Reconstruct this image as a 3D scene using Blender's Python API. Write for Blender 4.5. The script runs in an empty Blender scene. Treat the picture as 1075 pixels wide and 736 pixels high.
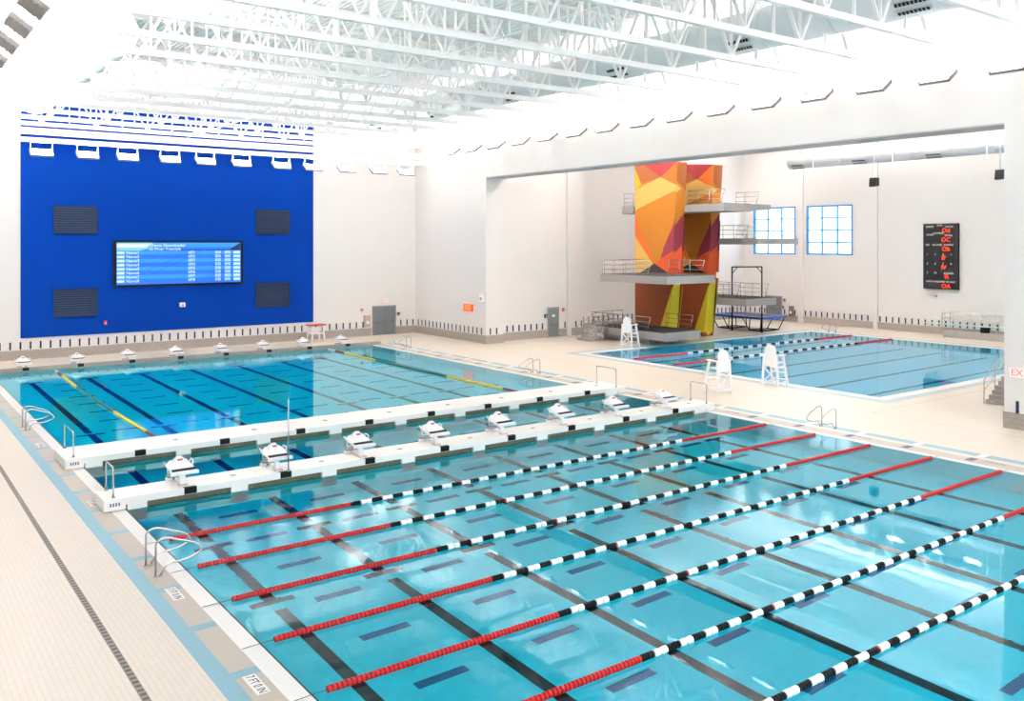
import bpy, math, random
from mathutils import Vector, Matrix
random.seed(4)
S = bpy.context.scene
COL = S.collection
R = math.radians
# ---------------------------------------------------------------- camera, world, exposure
cd = bpy.data.cameras.new('camera'); cam = bpy.data.objects.new('camera', cd); COL.objects.link(cam)
cam.location = (-5.73, -24.94, 7.084)
cam.rotation_euler = (R(90), 0, -0.6367)
cd.sensor_width = 36.0; cd.lens = 36.0 * 928.3 / 1075.0
cd.shift_x = 0.0; cd.shift_y = -113.2 / 1075.0
cd.clip_start = 0.1; cd.clip_end = 400
S.camera = cam
S.view_settings.view_transform = 'Standard'; S.view_settings.look = 'None'
S.view_settings.gamma = 1.0; S.view_settings.use_curve_mapping = False
S.view_settings.exposure = 1.72
W_STRENGTH = 1.75
P_RIGHT, P_FAR, P_LEFT = 95.0, 105.0, 250.0
P_ALCOVE = 1250.0
world = bpy.data.worlds.new('sky'); S.world = world; world.use_nodes = True
bg = world.node_tree.nodes['Background']
bg.inputs[0].default_value = (0.86, 0.93, 1.0, 1); bg.inputs[1].default_value = W_STRENGTH
cy = S.cycles
cy.max_bounces = 14; cy.diffuse_bounces = 6; cy.glossy_bounces = 5; cy.transmission_bounces = 8
cy.sample_clamp_indirect = 5.0; cy.blur_glossy = 0.5
cy.use_denoising = True
try: cy.denoiser = 'OPENIMAGEDENOISE'
except Exception: pass

# ---------------------------------------------------------------- materials
def lin(h):
    h = h.lstrip('#'); v = [int(h[i:i+2], 16) / 255 for i in (0, 2, 4)]
    return tuple(((c / 12.92) if c <= .04045 else ((c + .055) / 1.055) ** 2.4) for c in v) + (1,)
MATS = {}
def mat(name, col, rough=.5, metal=0., var=.06, scale=6., emit=None, es=1., spec=None):
    """procedural material: a base colour with gentle noise variation"""
    if name in MATS: return MATS[name]
    m = bpy.data.materials.new(name); m.use_nodes = True; nt = m.node_tree; N = nt.nodes; L = nt.links
    b = N['Principled BSDF']; b.inputs['Roughness'].default_value = rough; b.inputs['Metallic'].default_value = metal
    if spec is not None: b.inputs['Specular IOR Level'].default_value = spec
    c = lin(col)
    tc = N.new('ShaderNodeTexCoord'); nz = N.new('ShaderNodeTexNoise'); nz.inputs['Scale'].default_value = scale
    nz.inputs['Detail'].default_value = 3
    mx = N.new('ShaderNodeMix'); mx.data_type = 'RGBA'
    mx.inputs[6].default_value = c; mx.inputs[7].default_value = tuple(x * (1 - var) for x in c[:3]) + (1,)
    L.new(tc.outputs['Object'], nz.inputs['Vector']); L.new(nz.outputs['Fac'], mx.inputs[0])
    L.new(mx.outputs[2], b.inputs['Base Color'])
    if emit:
        b.inputs['Emission Color'].default_value = lin(emit); b.inputs['Emission Strength'].default_value = es
    MATS[name] = m; return m
def tile(name, col, grout, size=.15, rough=.4, mort=.012, wall=False, ratio=1.0):
    """tiles in world metres; wall=True projects along the face's own plane"""
    if name in MATS: return MATS[name]
    m = bpy.data.materials.new(name); m.use_nodes = True; nt = m.node_tree; N = nt.nodes; L = nt.links
    b = N['Principled BSDF']; b.inputs['Roughness'].default_value = rough
    g = N.new('ShaderNodeNewGeometry'); sep = N.new('ShaderNodeSeparateXYZ'); L.new(g.outputs['Position'], sep.inputs[0])
    cb = N.new('ShaderNodeCombineXYZ')
    if wall:
        ad = N.new('ShaderNodeMath'); ad.operation = 'ADD'
        L.new(sep.outputs[0], ad.inputs[0]); L.new(sep.outputs[1], ad.inputs[1])
        L.new(ad.outputs[0], cb.inputs[0]); L.new(sep.outputs[2], cb.inputs[1])
    else:
        L.new(sep.outputs[0], cb.inputs[0]); L.new(sep.outputs[1], cb.inputs[1])
    br = N.new('ShaderNodeTexBrick'); br.offset = 0.5 if wall else 0.0; br.inputs['Scale'].default_value = 1.0
    br.inputs['Brick Width'].default_value = size * ratio; br.inputs['Row Height'].default_value = size
    br.inputs['Mortar Size'].default_value = mort; br.inputs['Mortar Smooth'].default_value = .3
    c = lin(col)
    br.inputs['Color1'].default_value = c; br.inputs['Color2'].default_value = tuple(x * .955 for x in c[:3]) + (1,)
    br.inputs['Mortar'].default_value = lin(grout)
    L.new(cb.outputs[0], br.inputs['Vector']); L.new(br.outputs['Color'], b.inputs['Base Color'])
    MATS[name] = m; return m
WALL = mat('white_wall_paint', '#DFDBD9', .75, var=.02, scale=.7)
BLUE = mat('royal_blue_acoustic_panel', '#003490', .9, var=.05, scale=30, spec=.1)
DECKT = tile('cream_deck_tile', '#D8CBBC', '#C9BCAC', .10, .35, .008)
CHALK = tile('white_coping_tile', '#E8E4E0', '#D8D2CC', .05, .3, .005)
BEIGE = tile('taupe_deck_tile', '#B7AB9F', '#A89C90', .05, .4, .005)
BAND = tile('pale_blue_band_tile', '#78A5B5', '#6E99A8', .05, .4, .005)
PALEB = tile('pale_grey_blue_tile', '#A3B4BA', '#98A9AF', .05, .4, .005)
NAVY = mat('navy_tile', '#151E42', .4, spec=.3)
GREYT = tile('grey_wainscot_block', '#A1978F', '#8F857E', .2, .5, .012, wall=True, ratio=2)
POOLT = tile('pool_tile', '#F3FAFA', '#E6F1F1', .15, .4, .006)
POOLW = tile('pool_wall_tile', '#EEF6F6', '#DFECEC', .15, .4, .006, wall=True)
BLACKT = mat('black_lane_tile', '#0C0F14', .5, spec=.25)
BLUET = mat('blue_lane_tile', '#1D5C8E', .4)
JOINT = mat('deck_joint', '#B9ABA0', .7)
STEELW = mat('white_painted_steel', '#FBF8F6', .45, var=.03)
DECKM = mat('white_roof_deck', '#F8F8F6', .6, var=.03)
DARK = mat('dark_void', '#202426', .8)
DUCT = mat('pale_painted_duct', '#E2E6E7', .5, var=.05, scale=2)
DUCTS = mat('galvanised_duct', '#D5D9DC', .32, .35, var=.06, scale=2)
CREAM = mat('white_bulkhead_fibreglass', '#F5F0EA', .4, var=.03)
OLIVE = mat('olive_gutter_grille', '#6E6F57', .6, var=.2, scale=25)
BLACK = mat('black_rubber', '#08080A', .55, spec=.25)
WPLAS = mat('white_plastic', '#F7F5F5', .35)
CHROME = mat('stainless_steel', '#C9C6C2', .22, 1.0)
RED = mat('red_plastic', '#BE1414', .35)
MAROON = mat('maroon_plastic', '#8E1A33', .35)
YELLOW = mat('yellow_plastic', '#F0C820', .35)
GREEN = mat('green_plastic', '#1E5F52', .35)
GREYD = mat('grey_door_paint', '#6C7175', .45)
GREYF = mat('grey_frame_paint', '#83878A', .45)
CONC = mat('grey_concrete', '#A6A19D', .8, var=.18, scale=5)
CONCD = mat('dark_concrete_grit', '#161515', .9, var=.2, scale=12)
LENS = mat('lamp_lens', '#FFFFFF', .5, emit='#FFF6F0', es=5.0)
RIBG = mat('lamp_heat_sink', '#8F8B88', .4, .6)
TUR = mat('turquoise_springboard', '#A9DDD2', .4)
CHBLUE = mat('blue_trampoline_pad', '#12489A', .5)
LOUV = mat('dark_blue_louvre', '#04122A', .5)
WFRAME = mat('blue_window_frame', '#1580CC', .4)

def water_mat(name, tint):
    m = bpy.data.materials.new(name); m.use_nodes = True; nt = m.node_tree; N = nt.nodes; L = nt.links
    N.remove(N['Principled BSDF']); out = N['Material Output']
    rf = N.new('ShaderNodeBsdfRefraction'); rf.inputs['IOR'].default_value = 1.333; rf.inputs['Roughness'].default_value = 0
    rf.inputs['Color'].default_value = tint
    gl = N.new('ShaderNodeBsdfGlossy'); gl.inputs['Roughness'].default_value = 0.02; gl.inputs['Color'].default_value = (.84, .96, 1, 1)
    fr = N.new('ShaderNodeFresnel'); fr.inputs['IOR'].default_value = 1.333
    mx = N.new('ShaderNodeMixShader')
    g = N.new('ShaderNodeNewGeometry')
    n1 = N.new('ShaderNodeTexNoise'); n1.inputs['Scale'].default_value = 6.5; n1.inputs['Detail'].default_value = 4
    n2 = N.new('ShaderNodeTexNoise'); n2.inputs['Scale'].default_value = .12; n2.inputs['Detail'].default_value = 1
    rp = N.new('ShaderNodeValToRGB'); rp.color_ramp.elements[0].position = .50; rp.color_ramp.elements[1].position = .66
    rp.color_ramp.elements[0].color = (.035, .035, .035, 1)
    ml = N.new('ShaderNodeMath'); ml.operation = 'MULTIPLY'
    bp = N.new('ShaderNodeBump'); bp.inputs['Strength'].default_value = 1.0; bp.inputs['Distance'].default_value = RIPPLE
    L.new(g.outputs['Position'], n1.inputs['Vector']); L.new(g.outputs['Position'], n2.inputs['Vector'])
    L.new(n2.outputs['Fac'], rp.inputs[0]); L.new(rp.outputs[0], ml.inputs[1]); L.new(n1.outputs['Fac'], ml.inputs[0])
    L.new(ml.outputs[0], bp.inputs['Height'])
    for s_ in (rf, gl, fr): L.new(bp.outputs[0], s_.inputs['Normal'])
    L.new(fr.outputs[0], mx.inputs[0]); L.new(rf.outputs[0], mx.inputs[1]); L.new(gl.outputs[0], mx.inputs[2])
    L.new(mx.outputs[0], out.inputs[0]); return m
RIPPLE = .0055
WATER = water_mat('turquoise_pool_water', (0.02, 0.78, 0.90, 1))
WATER2 = water_mat('deep_pool_water', (0.16, 0.68, 0.88, 1))

# ---------------------------------------------------------------- mesh helpers
class MB:
    def __init__(s): s.v = []; s.f = []; s.m = []; s.mats = []; s.smooth = []
    def mi(s, m):
        if m not in s.mats: s.mats.append(m)
        return s.mats.index(m)
    def add(s, vs, fs, m, sm=False):
        o = len(s.v); s.v += [tuple(v) for v in vs]; k = s.mi(m)
        for f in fs: s.f.append(tuple(i + o for i in f)); s.m.append(k); s.smooth.append(sm)
        return s
    def box(s, a, b, m, M=None):
        x0, y0, z0 = a; x1, y1, z1 = b
        vs = [Vector(p) for p in ((x0,y0,z0),(x1,y0,z0),(x1,y1,z0),(x0,y1,z0),(x0,y0,z1),(x1,y0,z1),(x1,y1,z1),(x0,y1,z1))]
        if M: vs = [M @ v for v in vs]
        return s.add(vs, [(0,3,2,1),(4,5,6,7),(0,1,5,4),(1,2,6,5),(2,3,7,6),(3,0,4,7)], m)
    def bar(s, p, q, w, h, m, up=(0,0,1)):
        p = Vector(p); q = Vector(q); d = (q - p); Ln = d.length; d.normalize(); u = Vector(up)
        if abs(d.dot(u)) > .98: u = Vector((1, 0, 0)) if abs(d.x) < .9 else Vector((0, 1, 0))
        sx = d.cross(u).normalized(); su = sx.cross(d).normalized()
        vs = []
        for t in (p, q):
            for a, b in ((-1,-1),(1,-1),(1,1),(-1,1)): vs.append(t + sx*(a*w/2) + su*(b*h/2))
        return s.add(vs, [(0,1,2,3),(7,6,5,4),(0,4,5,1),(1,5,6,2),(2,6,7,3),(3,7,4,0)], m)
    def tube(s, pts, r, m, n=8, cap=True):
        pts = [Vector(p) for p in pts]; vs = []; fs = []; pu = None
        for i, p in enumerate(pts):
            d = (pts[min(i+1, len(pts)-1)] - pts[max(i-1, 0)]).normalized()
            if pu is None: u = d.orthogonal().normalized()
            else: u = (pu - d * pu.dot(d)).normalized()
            pu = u; w_ = d.cross(u)
            for k in range(n):
                a = 2*math.pi*k/n; vs.append(p + (u*math.cos(a) + w_*math.sin(a))*r)
        for i in range(len(pts)-1):
            for k in range(n):
                k2 = (k+1) % n; fs.append((i*n+k, i*n+k2, (i+1)*n+k2, (i+1)*n+k))
        s.add(vs, fs, m, True)
        if cap:
            o = len(s.v) - len(vs)
            s.f.append(tuple(o + k for k in range(n))[::-1]); s.m.append(s.mi(m)); s.smooth.append(False)
            e = o + (len(pts)-1)*n
            s.f.append(tuple(e + k for k in range(n))); s.m.append(s.mi(m)); s.smooth.append(False)
        return s
    def lathe_x(s, prof, m, n=12):
        """prof: list of (x, r) revolved round the X axis"""
        vs = []; fs = []
        for x, r in prof:
            for k in range(n):
                a = 2*math.pi*k/n; vs.append((x, r*math.cos(a), r*math.sin(a)))
        for i in range(len(prof)-1):
            for k in range(n): fs.append((i*n+k, i*n+(k+1)%n, (i+1)*n+(k+1)%n, (i+1)*n+k))
        fs.append(tuple(range(n))[::-1]); e = (len(prof)-1)*n; fs.append(tuple(e+k for k in range(n)))
        return s.add(vs, fs, m, False)
    def prism(s, poly, d, m, axis='z', o=0.):
        """poly: 2-D outline; extruded from o to o+d along axis (x: poly=(y,z), y: poly=(x,z), z: poly=(x,y))"""
        n = len(poly); f = {'x': lambda a,b,t: (t,a,b), 'y': lambda a,b,t: (a,t,b), 'z': lambda a,b,t: (a,b,t)}[axis]
        vs = [f(a, b, o) for a, b in poly] + [f(a, b, o+d) for a, b in poly]
        fs = [tuple(range(n))[::-1], tuple(range(n, 2*n))] + [(i, (i+1)%n, n+(i+1)%n, n+i) for i in range(n)]
        return s.add(vs, fs, m)
    def build(s, name, parent=None, loc=None, recalc=True):
        me = bpy.data.meshes.new(name); me.from_pydata(s.v, [], s.f)
        for m in s.mats: me.materials.append(m)
        me.polygons.foreach_set('material_index', s.m); me.polygons.foreach_set('use_smooth', s.smooth)
        me.update()
        import bmesh
        if recalc:
            b = bmesh.new(); b.from_mesh(me); bmesh.ops.recalc_face_normals(b, faces=b.faces); b.to_mesh(me); b.free()
        o = bpy.data.objects.new(name, me); COL.objects.link(o)
        if parent: o.parent = parent
        if loc: o.location = loc
        return o
def tag(o, label=None, cat=None, group=None, kind=None):
    if label: o['label'] = label
    if cat: o['category'] = cat
    if group: o['group'] = group
    if kind: o['kind'] = kind
    return o
def empty(name, loc=(0,0,0), rz=0., label=None, cat=None, group=None):
    o = bpy.data.objects.new(name, None); COL.objects.link(o); o.location = loc; o.rotation_euler = (0,0,rz)
    o.empty_display_size = .2
    return tag(o, label, cat, group)
def kids(o, allobs=None): return [c for c in COL.objects if c.parent == o]
def dup(o, loc=None, rz=None, label=None, parent=None):
    ch = KIDS.get(o.name)
    if ch is None: ch = KIDS[o.name] = kids(o)
    c = o.copy(); COL.objects.link(c)
    if parent is not None: c.parent = parent
    if loc is not None: c.location = loc
    if rz is not None: c.rotation_euler = (0, 0, rz)
    if label: c['label'] = label
    for k in ch: dup(k, parent=c)
    return c
KIDS = {}
def text(body, size, m, parent, loc, rot, name='lettering', ext=.004, align='CENTER', sx=1.0):
    cu = bpy.data.curves.new(name, 'FONT'); cu.body = body; cu.size = size; cu.extrude = ext
    cu.align_x = align; cu.align_y = 'CENTER'; cu.space_character = 1.05
    t = bpy.data.objects.new(name + '_t', cu); COL.objects.link(t)
    dg = bpy.context.evaluated_depsgraph_get(); me = bpy.data.meshes.new_from_object(t.evaluated_get(dg))
    bpy.data.objects.remove(t); bpy.data.curves.remove(cu)
    me.materials.clear(); me.materials.append(m)
    o = bpy.data.objects.new(name, me); COL.objects.link(o); o.parent = parent
    o.location = loc; o.rotation_euler = rot; o.scale = (sx, 1, 1); return o
def rounded(pts, r=.12, n=4):
    pts = [Vector(p) for p in pts]; out = [pts[0]]
    for i in range(1, len(pts)-1):
        a, b, c = pts[i-1], pts[i], pts[i+1]
        d1 = (a-b); d2 = (c-b); rr = min(r, d1.length*.45, d2.length*.45)
        p = b + d1.normalized()*rr; q = b + d2.normalized()*rr
        for k in range(n+1):
            t = k/n; out.append(p*(1-t)**2 + b*2*t*(1-t) + q*t*t)
    out.append(pts[-1]); return out
ORD = ['first','second','third','fourth','fifth','sixth','seventh','eighth','ninth','tenth','eleventh','twelfth','thirteenth','fourteenth','fifteenth','sixteenth','seventeenth','eighteenth']

# ---------------------------------------------------------------- dimensions
PX0, PX1, PY0, PY1 = 0.0, 22.86, -20.1, 29.9            # main pool
DX0, DX1, DY0, DY1 = 31.9, 55.4, -2.35, 17.6            # diving pool
YF = 35.7; XR = 29.6; XR2 = 31.1; YA = 26.7; YA2 = 29.2; XB = 61.5; YL = -8.9
ZC = 16.95
LX = [1.66 + 2.76*i for i in range(8)]
RY = [-3.17 - 2.2*k for k in range(7)]

# ================================================================ STRUCTURE
def grid_floor(name, xs, ys, fn):
    mb = MB(); xs = sorted(set(round(x, 4) for x in xs)); ys = sorted(set(round(y, 4) for y in ys))
    for i in range(len(xs)-1):
        j = 0
        while j < len(ys)-1:
            m = fn((xs[i]+xs[i+1])/2, (ys[j]+ys[j+1])/2)
            k = j + 1
            while k < len(ys)-1 and fn((xs[i]+xs[i+1])/2, (ys[k]+ys[k+1])/2) is m: k += 1
            if m is not None:
                a, b, c, d = xs[i], xs[i+1], ys[j], ys[k]
                mb.add([(a,c,0),(b,c,0),(b,d,0),(a,d,0)], [(0,1,2,3)], m)
            j = k
    return mb
gaps = [-8.42 + 2.2*k for k in range(-6, 18)]
xs = [-7, -1.13, -.82, -.37, -.03, 0, PX1, 23.10, 23.3, 23.79, 24.1, 24.55, XR, 30.3, 30.75, 31.3, DX0, DX1, 56, 56.5, XB, 39.3, 28.3, 28.34]
ys = [-30, PY0, PY1, 30.4, YF, DY0, DY1, DY0-.6, DY0-1.1, DY1+.6, DY1+1.1, YA, YA2, -4.2, -4.24] + [g-.13 for g in gaps] + [g+.13 for g in gaps]
def deck_fn(x, y):
    if PX0 < x < PX1 and PY0 < y < PY1: return None
    if DX0 < x < DX1 and DY0 < y < DY1: return None
    if y < PY1 + .5 and y > PY0:
        ing = any(abs(y-g) < .13 for g in gaps)
        if -.03 < x < 0: return BLACK
        if -.37 < x < 0: return CHALK
        if -.82 < x < -.37: return BAND if ing else BEIGE
        if -1.13 < x < -.82: return BAND
        if PX1 < x < 23.10: return CHALK
        if 23.10 < x < 23.3: return BEIGE
        if 23.3 < x < 23.79: return NAVY if ing else BEIGE
        if 24.1 < x < 24.55: return BAND if not ing else CHALK
    if DX0-.6 < x < DX1+.6 and DY0-.6 < y < DY1+.6: return CHALK
    if DX0-1.15 < x < DX1+1.1 and DY0-1.1 < y < DY1+1.1: return PALEB
    if 28.3 < x < 28.34 and y < YA: return JOINT
    if abs(y+4.22) < .03 and 28.3 < x < 36: return JOINT
    return DECKT
tag(grid_floor('floor', xs, ys, deck_fn).build('floor'), kind='structure')
# far raised gutter lip behind the far pool end
mb = MB(); mb.box((-.6, PY1, -.02), (23.5, PY1+.35, .22), GREYT)
for x in LX: mb.box((x-.16, PY1-.012, .06), (x+.16, PY1+.12, .225), BLACKT)
tag(mb.build('trim_1'), kind='structure')
# pool basins
DEP = 2.3
def basin(name, x0, x1, y0, y1, dep, marks, kind):
    mb = MB()
    mb.add([(x0,y0,-dep),(x1,y0,-dep),(x1,y1,-dep),(x0,y1,-dep)], [(0,1,2,3)], POOLT)
    for a, b in (((x0,y0),(x1,y0)),((x1,y0),(x1,y1)),((x1,y1),(x0,y1)),((x0,y1),(x0,y0))):
        mb.add([(a[0],a[1],-dep),(b[0],b[1],-dep),(b[0],b[1],0),(a[0],a[1],0)], [(0,1,2,3)], POOLW)
    for (a, b, c, d, m, dz) in marks:
        z = -dep + .004 + dz
        mb.add([(a,c,z),(b,c,z),(b,d,z),(a,d,z)], [(0,1,2,3)], m)
    return tag(mb.build(name), kind='structure')
marks = []
for x in LX:
    def T(y): marks.append((x-.5, x+.5, y-.12, y+.12, BLACKT, .002))
    for a, b in ((-19.2, -6.45), (-6.05, -2.0), (-1.6, 12.9), (13.3, 27.9)): marks.append((x-.14, x+.14, a, b, BLACKT, 0))
    for y in (-6.0, -2.0, 13.0, 27.9): T(y)
for i in range(-1, 8):
    xm = 1.66 + 2.76*(i+.5)
    if xm < .8 or xm > 22.2: continue
    n = -6
    for n in range(-7, 15):
        y = -4.27 + 2.2*n
        if PY0 + 1 < y < PY1 - 2: marks.append((xm-.56, xm+.56, y-.12, y+.12, BLUET, .003))
for k in range(-7, 0):
    y = -4.27 + 2.2*(k+1)
    for xw in (1.1, 21.75):   # cross lane targets by the side walls
        pass
basin('main_pool_basin', PX0, PX1, PY0, PY1, DEP, marks, 'main')
marks = []
for y in (0.3, 3.2, 6.3, 9.0, 12.2, 15.0): marks.append((DX0+2, DX1-1.5, y-.13, y+.13, BLACKT, 0))
basin('diving_pool_basin', DX0, DX1, DY0, DY1, 3.6, marks, 'dive')
def water(name, x0, x1, y0, y1, m, label):
    mb = MB(); mb.add([(x0,y0,-.015),(x1,y0,-.015),(x1,y1,-.015),(x0,y1,-.015)], [(0,1,2,3)], m)
    o = mb.build(name, recalc=False); tag(o, label, 'water', kind='stuff'); return o
water('main_pool_water', PX0, PX1, PY0, PY1, WATER, 'clear turquoise water filling the long lap pool')
water('diving_pool_water', DX0, DX1, DY0, DY1, WATER2, 'deeper blue water filling the diving pool below the tower')

# walls. stripes = navy ticks above a grey wainscot
def stripes_x(mb, x0, x1, y, dy, skip=(), pitch=.545):
    x = x0 + .25
    while x < x1 - .1:
        if not any(a < x < b for a, b in skip): mb.box((x-.05, min(y, y+dy), .62), (x+.05, max(y, y+dy), 1.08), NAVY)
        x += pitch
def stripes_y(mb, y0, y1, x, dx, skip=(), pitch=.545):
    y = y0 + .25
    while y < y1 - .1:
        if not any(a < y < b for a, b in skip): mb.box((min(x, x+dx), y-.05, .62), (max(x, x+dx), y+.05, 1.08), NAVY)
        y += pitch
mb = MB(); mb.box((-7, YF, 0), (31.1, YF+.3, ZC), WALL)
mb.box((-7, YF-.03, 0), (25.75, YF+.02, .58), GREYT); mb.box((27.85, YF-.03, 0), (XR, YF+.02, .58), GREYT)
mb.box((2.16, YF-.06, 1.30), (21.01, YF+.02, 15.8), BLUE)
stripes_x(mb, -3, XR, YF, -.02, [(25.3, 28.0)])
tag(mb.build('wall_far'), kind='structure')
# right wall: solid stretch, header over the diving bay, solid stretch near the camera
mb = MB()
mb.box((XR, YA, 0), (XR2, YF, ZC), WALL)
mb.box((XR, 25.9, 0), (XR2, YA, ZC), WALL)
mb.box((XR, YL, 11.68), (XR2, 25.9, ZC), WALL)
mb.box((XR, -30, 0), (XR2, YL, ZC), WALL)
mb.box((XR-.02, 25.88, 0), (XR2+.02, YF, .58), GREYT); mb.box((XR-.03, -30, 0), (XR2, YL+.03, .62), GREYT)
mb.box((XR+.02, YL, 11.62), (XR2-.02, 25.9, 11.70), mat('grey_soffit', '#B9B5B8', .7))
stripes_y(mb, 26.2, YF, XR, -.03); stripes_y(mb, -14, YL, XR-.01, -.03)
stripes_x(mb, XR+.1, XR2, 25.88, -.03)
tag(mb.build('wall_right'), kind='structure')
mb = MB()
mb.box((XR2, YA, 0), (39.3, YA+.3, ZC), WALL); mb.box((39.0, YA+.3, 0), (39.3, YA2, ZC), WALL)
mb.box((39.3, YA2, 0), (XB+.3, YA2+.3, ZC), WALL)
mb.box((XR2, YA-.03, 0), (35.78, YA+.02, .58), GREYT); mb.box((36.86, YA-.03, 0), (39.32, YA+.02, .58), GREYT)
mb.box((39.3, YA2-.03, 0), (XB, YA2+.02, .58), GREYT)
mb.box((37.6, YA-.12, 0), (38.0, YA+.05, ZC), WALL)
stripes_x(mb, XR2+.1, 39.3, YA, -.04, [(35.4, 36.95)]); stripes_x(mb, 39.6, XB, YA2, -.04)
tag(mb.build('wall_bay_left'), kind='structure')
# back wall of the bay with two window openings
WINS = [(23.46, 28.0), (17.82, 22.28)]; WZ0, WZ1 = 6.04, 10.3
mb = MB(); x0, x1 = XB, XB+.35
mb.box((x0, -30, 0), (x1, YA2+.3, WZ0), WALL); mb.box((x0, -30, WZ1), (x1, YA2+.3, ZC), WALL)
ed = [-30, 17.82, 22.28, 23.46, 28.0, YA2+.3]
for a, b in ((ed[0], ed[1]), (ed[2], ed[3]), (ed[4], ed[5])): mb.box((x0, a, WZ0), (x1, b, WZ1), WALL)
mb.box((x0-.03, -30, 0), (x0+.02, 24.9, .58), GREYT); mb.box((x0-.03, 26.6, 0), (x0+.02, YA2, .58), GREYT)
mb.box((x0-.14, 15.5, .0), (x0+.02, 15.85, ZC), WALL); mb.box((x0-.14, 22.6, .0), (x0+.02, 23.1, ZC), WALL)
stripes_y(mb, -10, YA2, x0, -.04, [(24.8, 26.7)])
tag(mb.build('wall_bay_back'), kind='structure')
mb = MB(); mb.box((XR2, -30.3, 0), (XB+.35, -30, ZC), WALL); tag(mb.build('wall_bay_right'), kind='structure')
mb = MB(); mb.box((-7.3, -30, 0), (-7, YF+.3, ZC), WALL); tag(mb.build('wall_left'), kind='structure')
mb = MB(); mb.box((-7.3, -30.3, 0), (XR2, -30, 5.0), WALL); mb.box((-7.3, -30.3, 15.5), (XR2, -30, ZC), WALL)
for x in (-7.3, 5.0, 17.5, 30.3): mb.box((x, -30.3, 5.0), (x+.8, -30, 15.5), WALL)
tag(mb.build('wall_near'), kind='structure')
# windows
for n, (a, b) in enumerate(WINS):
    w = tag(empty(f'window_{n+1}', (XB, (a+b)/2, WZ0)), kind='structure')
    h = (b-a)/2; H_ = WZ1-WZ0; mb = MB()
    for y in (-h+.05, h-.05): mb.box((.0, y-.09, 0), (.2, y+.09, H_), WFRAME)
    for z in (.05, H_-.05): mb.box((.0, -h, z-.08), (.2, h, z+.08), WFRAME)
    mb.build('window_frame', w); mb = MB()
    for k in (1, 2): mb.box((.04, -h+2*h*k/3-.07, 0), (.17, -h+2*h*k/3+.07, H_), WFRAME)
    for k in (1, 2, 3): mb.box((.05, -h, H_*k/4-.06), (.17, h, H_*k/4+.06), WFRAME)
    mb.build('window_mullions', w)
    gm = MATS.get('pane')
    if not gm:
        gm = bpy.data.materials.new('window_glass'); gm.use_nodes = True; MATS['pane'] = gm
        N = gm.node_tree.nodes; N.remove(N['Principled BSDF'])
        t = N.new('ShaderNodeBsdfTransparent'); t.inputs[0].default_value = (.97, .99, 1, 1)
        g_ = N.new('ShaderNodeBsdfGlossy'); g_.inputs['Roughness'].default_value = .05; mxs = N.new('ShaderNodeMixShader'); mxs.inputs[0].default_value = .05
        gm.node_tree.links.new(t.outputs[0], mxs.inputs[1]); gm.node_tree.links.new(g_.outputs[0], mxs.inputs[2]); gm.node_tree.links.new(mxs.outputs[0], N['Material Output'].inputs[0])
    mb = MB(); mb.box((.11, -h, 0), (.13, h, H_), gm); mb.build('window_pane', w)
# roof deck, ribs running away along Y
mb = MB(); P = .24; x = -7.3; prof = []
while x < XB+.4:
    prof += [(x, ZC), (x+.10, ZC), (x+.13, ZC+.09), (x+.21, ZC+.09)]; x += P
n = len(prof); vs = [(a, -30, z) for a, z in prof] + [(a, YF+.3, z) for a, z in prof]
mb.add(vs, [(i, i+1, n+i+1, n+i) for i in range(n-1)], DECKM)
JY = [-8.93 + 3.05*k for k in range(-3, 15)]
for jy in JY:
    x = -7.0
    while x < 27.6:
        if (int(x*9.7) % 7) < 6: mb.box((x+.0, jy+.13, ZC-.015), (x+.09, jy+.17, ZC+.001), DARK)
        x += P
tag(mb.build('ceiling'), kind='structure')

# doors
def door(name, loc, rz, w, h, leaves, plate=False):
    d = tag(empty(name, loc, rz), kind='structure')
    mb = MB(); t = .09
    mb.box((-w/2-t, -.05, 0), (-w/2, .03, h+t), GREYF); mb.box((w/2, -.05, 0), (w/2+t, .03, h+t), GREYF); mb.box((-w/2-t, -.05, h), (w/2+t, .03, h+t), GREYF)
    mb.build('door_frame', d)
    lw = w/leaves
    for k in range(leaves):
        mb = MB(); a = -w/2 + k*lw + .01; b = a + lw - .02
        mb.box((a, -.04, .01), (b, .01, h-.01), GREYD)
        lf = mb.build('door_leaf', d)
        mb = MB(); mb.box((a+.08, -.11, .95), (b-.08, -.07, 1.01), CHROME)
        for q in (a+.1, b-.14): mb.box((q, -.08, .96), (q+.04, -.03, 1.0), CHROME)
        mb.build('push_bar', lf)
        if leaves == 1:
            mb = MB(); mb.box(((a+b)/2-.13, -.05, 1.5), ((a+b)/2+.13, -.035, 1.68), WPLAS); mb.build('door_sign', lf)
    return d
door('door_1', (26.85, YF, 0), 0, 1.85, 2.15, 2)
door('door_2', (36.3, YA, 0), 0, .92, 2.15, 1)
door('door_3', (XB, 25.75, 0), -math.pi/2, 1.6, 2.15, 2)

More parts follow.
